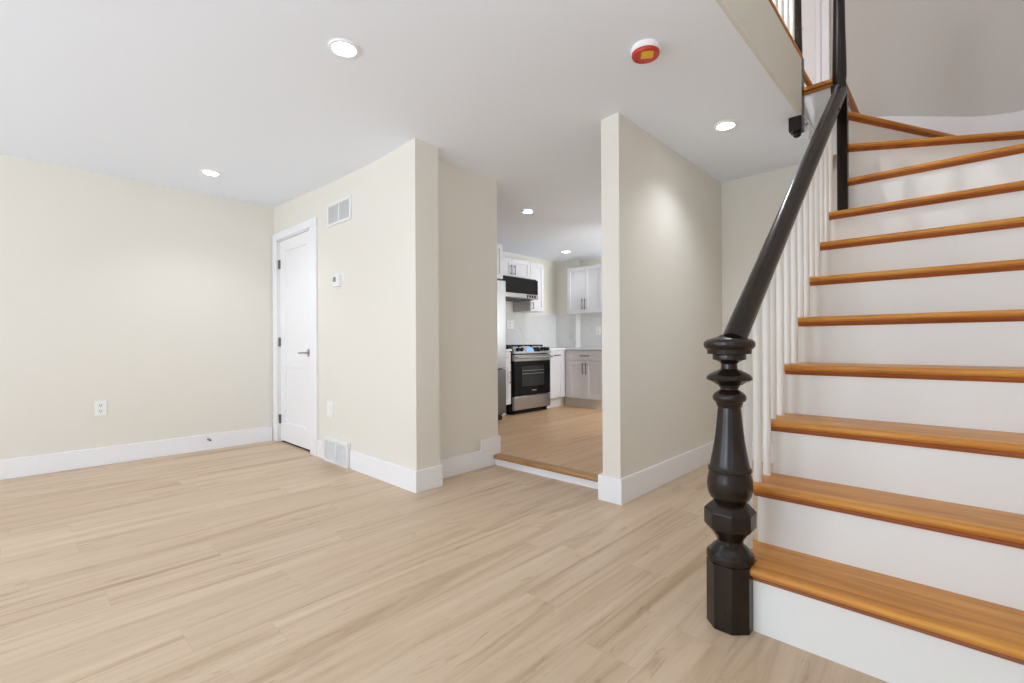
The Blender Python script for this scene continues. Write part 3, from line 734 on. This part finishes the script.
# base between range and corner
c = cabinet('narrow white base cabinet between the range and the corner', FY, 5.10, 5.498, 0.225, 0.895, 0.52, ZK)
dw = shaker(FY, 5.115, 5.42, 0.765, 0.885, c, 'drawer'); pull(FY, 5.27, 0.825, 0.13, False, dw)
dd = shaker(FY, 5.115, 5.42, 0.23, 0.757, c)
# narrow base left of the range
c = cabinet('slim white base cabinet between the refrigerator and the range', FY, 4.08, 4.345, 0.225, 0.895, 0.52, ZK)
dw = shaker(FY, 4.085, 4.34, 0.755, 0.885, c, 'drawer'); pull(FY, 4.19, 0.82, 0.10, False, dw)
dd = shaker(FY, 4.085, 4.34, 0.23, 0.747, c); pull(FY, 4.31, 0.57, 0.17, True, dd)
# worktops
bm = B(); lb(bm, FY, 4.08, 4.355, -0.54, 0.03, 0.896, 0.925)
tag(obj('worktop', bm, 'quartz', None, 0.004, org=(4.2, 4.4, 0.896)), 'short white worktop left of the range', 'countertop')
bm = B(); prism(bm, [(5.09, 4.11), (5.47, 4.11), (5.47, 3.50), (6.098, 3.50), (6.098, 4.298), (5.978, 4.298), (5.978, 4.666), (5.09, 4.666)], 0.896, 0.925)
tag(obj('worktop', bm, 'quartz', None, 0.004, org=(5.6, 4.3, 0.896)), 'white corner worktop right of the range', 'countertop')
# backsplash
bm = B(); bx(bm, 4.05, 5.98, 4.668, 4.6795, 0.9255, 1.43); bx(bm, 5.968, 5.98, 4.30, 4.668, 0.9255, 1.43); bx(bm, 5.968, 6.10, 4.288, 4.30, 0.9255, 1.43); bx(bm, 6.088, 6.10, 3.4, 4.288, 0.9255, 1.428)
tag(obj('backsplash', bm, 'marble', None, 0, org=(5.2, 4.674, 0.926)), 'white marble backsplash with grey diagonal veins', 'backsplash')
# uppers on the range wall
c = cabinet('short white wall cabinet above the microwave', FU, 4.25, 4.985, 1.868, 2.132, 0.30)
dl = shaker(FU, 4.253, 4.615, 1.873, 2.128, c); dr = shaker(FU, 4.619, 4.982, 1.873, 2.128, c)
pull(FU, 4.585, 1.975, 0.13, True, dl); pull(FU, 4.65, 1.975, 0.13, True, dr)
c = cabinet('tall narrow white wall cabinet right of the microwave', FU, 4.987, 5.285, 1.445, 2.128, 0.30)
dd = shaker(FU, 4.990, 5.281, 1.45, 2.124, c); pull(FU, 5.02, 1.52, 0.10, True, dd)
FF = ('Y', 4.05)
c = cabinet('white cabinet above the refrigerator at the opening edge', FF, 3.25, 4.118, 1.775, 2.20, 0.60)
dl = shaker(FF, 3.253, 3.683, 1.78, 2.196, c); dr = shaker(FF, 3.687, 4.115, 1.78, 2.196, c)
pull(FF, 3.655, 1.87, 0.12, True, dl); pull(FF, 3.715, 1.87, 0.12, True, dr)
# refrigerator
t = thing('refrigerator', 'stainless refrigerator edge at the left of the opening', 'refrigerator', (3.66, 4.25, ZK))
bm = B(); bx(bm, 3.27, 4.062, 3.99, 4.66, 0.14, 1.735); obj('body', bm, 'dsteel', t, 0.004)
for a, b in ((3.27, 3.664), (3.668, 4.062)):
    bm = B(); bx(bm, a, b, 3.93, 3.985, 0.70, 1.74); dr = obj('door', bm, 'steel', t, 0.008)
    bm = B(); q = 3.635 if a < 3.5 else 3.70
    tube(bm, [(q, 3.885, 0.85), (q, 3.885, 1.5)], 0.011, 12); [tube(bm, [(q, 3.885, z), (q, 3.935, z)], 0.009, 8) for z in (0.88, 1.47)]; obj('handle', bm, 'chrome', dr)
bm = B(); bx(bm, 3.27, 4.062, 3.93, 3.985, 0.17, 0.69); dr = obj('freezer_drawer', bm, 'dsteel', t, 0.008)  # darker steel here stands in for the dark reflection low on the front
for x in (3.33, 3.99):
    for y in (3.99, 4.60):
        bm = B(); tube(bm, [(x - 0.03, y, ZK + 0.031), (x + 0.03, y, ZK + 0.031)], 0.03, 16); bx(bm, x - 0.028, x + 0.028, y - 0.02, y + 0.02, ZK + 0.035, 0.145); obj('roller', bm, 'rubber', t)
# range
R0X, R1X, RF = 4.362, 5.088, 4.08
t = thing('kitchen_range', 'stainless gas range with black oven door and blue display', 'oven', ((R0X + R1X) / 2, 4.37, ZK))
bm = B(); bx(bm, R0X, R1X, RF + 0.045, 4.665, 0.13, 0.925); bx(bm, R0X + 0.02, R1X - 0.02, RF + 0.07, 4.6, ZK, 0.13)
for x in (R0X + 0.04, R1X - 0.04): bx(bm, x - 0.02, x + 0.02, RF + 0.05, RF + 0.09, ZK, 0.13)
obj('body', bm, 'black', t, 0.003)
bm = B(); bx(bm, R0X + 0.004, R1X - 0.004, RF, RF + 0.044, 0.145, 0.318); obj('drawer', bm, 'steel', t, 0.006)
bm = B(); bx(bm, R0X + 0.004, R1X - 0.004, RF, RF + 0.044, 0.326, 0.775); od = obj('oven_door', bm, 'glass', t, 0.005)
bm = B(); bx(bm, R0X + 0.14, R1X - 0.14, RF - 0.0015, RF + 0.002, 0.44, 0.70); ow = obj('oven_window', bm, 'oven', od)
bm = B()
for z in (0.60, 0.64): bx(bm, R0X + 0.15, R1X - 0.15, RF - 0.0025, RF - 0.0014, z, z + 0.004)
obj('rack', bm, 'chrome', ow)
bm = B(); bx(bm, 4.70, 4.79, RF - 0.001, RF + 0.001, 0.375, 0.389); obj('badge', bm, 'chrome', od)
bm = B(); bx(bm, R0X + 0.004, R1X - 0.004, RF - 0.002, RF + 0.044, 0.765, 0.850); hp = obj('door_rail', bm, 'steel', od, 0.004)
bm = B(); tube(bm, [(R0X + 0.03, RF - 0.05, 0.815), (R1X - 0.03, RF - 0.05, 0.815)], 0.014, 14)
for x in (R0X + 0.05, R1X - 0.05): tube(bm, [(x, RF - 0.05, 0.815), (x, RF, 0.815)], 0.011, 10)
obj('handle', bm, 'chrome', od)
bm = B(); prism(bm, [(RF - 0.012, 0.862), (RF - 0.012, 0.875), (RF + 0.028, 0.948), (RF + 0.10, 0.948), (RF + 0.10, 0.862)], R0X, R1X, 'x')
cp = obj('control_panel', bm, 'steel', t, 0.003)
def panel_pt(x, s, out): # s 0..1 up the sloping face
    y0, z0, y1, z1 = RF - 0.012, 0.875, RF + 0.028, 0.948
    L = math.hypot(y1 - y0, z1 - z0); ny, nz = -(z1 - z0) / L, (y1 - y0) / L
    return (x, y0 + (y1 - y0) * s + ny * out, z0 + (z1 - z0) * s + nz * out)
for x in (4.43, 4.50, 4.90, 4.96, 5.02):
    bm = B(); tube(bm, [panel_pt(x, 0.5, 0), panel_pt(x, 0.5, 0.03)], 0.023, 18); obj('knob', bm, 'black', cp)
bm = B(); v = [bm.verts.new(panel_pt(x, s, o)) for x in (4.60, 4.74) for s in (0.15, 0.9) for o in (0.0, 0.002)]
for f in ((0, 1, 3, 2), (4, 5, 7, 6), (0, 1, 5, 4), (2, 3, 7, 6), (1, 3, 7, 5), (0, 2, 6, 4)): bm.faces.new([v[i] for i in f])
tag(obj('display', bm, 'display', cp), 'glowing blue display')
bm = B(); v = [bm.verts.new(panel_pt(x, s, o)) for x in (4.745, 4.86) for s in (0.15, 0.9) for o in (0.0, 0.002)]
for f in ((0, 1, 3, 2), (4, 5, 7, 6), (0, 1, 5, 4), (2, 3, 7, 6), (1, 3, 7, 5), (0, 2, 6, 4)): bm.faces.new([v[i] for i in f])
obj('keypad', bm, 'glass', cp)
bm = B(); bx(bm, R0X, R1X, RF + 0.10, 4.66, 0.925, 0.945); obj('cooktop', bm, 'black', t, 0.003)
for i in range(3):
    x0 = R0X + 0.01 + i * 0.235; x1 = x0 + 0.225
    bm = B()
    for y in (4.22, 4.40, 4.60): bx(bm, x0, x1, y - 0.008, y + 0.008, 0.955, 0.975)
    for x in (x0, (x0 + x1) / 2 - 0.006, x1 - 0.012): bx(bm, x, x + 0.012, 4.20, 4.62, 0.955, 0.975)
    for x in (x0, x1 - 0.014):
        for y in (4.205, 4.60): bx(bm, x, x + 0.014, y, y + 0.014, 0.945, 0.956)
    obj('grate', bm, 'iron', t)
# microwave
MF = 4.21
t = thing('microwave', 'black over-range microwave under the short wall cabinet', 'microwave', (4.68, 4.47, 1.59))
bm = B(); bx(bm, 4.265, 4.984, MF + 0.03, 4.66, 1.596, 1.866); mb = obj('body', bm, 'black', t)
bm = B(); bx(bm, 4.265, 4.984, MF, MF + 0.03, 1.654, 1.850); md = obj('door', bm, 'glass', t, 0.004)
bm = B(); bx(bm, 4.265, 4.984, MF - 0.005, MF + 0.06, 1.592, 1.652); ms = obj('vent_strip', bm, 'steel', t, 0.004)
for x in (4.75, 4.80, 4.85, 4.90):
    bm = B(); bx(bm, x, x + 0.028, MF - 0.0065, MF - 0.004, 1.604, 1.640); obj('button', bm, 'glass', ms)
bm = B(); bx(bm, 4.28, 4.97, MF + 0.065, 4.62, 1.586, 1.598)
for i in range(2): bx(bm, 4.34 + 0.32 * i, 4.58 + 0.32 * i, MF + 0.12, MF + 0.30, 1.582, 1.588)
obj('vent_filter', bm, 'under', t)
outlet('bright white outlet on the marble backsplash left of the range', 'Y', 4.668, 4.905, 1.262, 0.16, 0.125)
outlet('small white outlet on the end wall backsplash under the wall cabinets', 'X', 6.088, 3.955, 1.18)
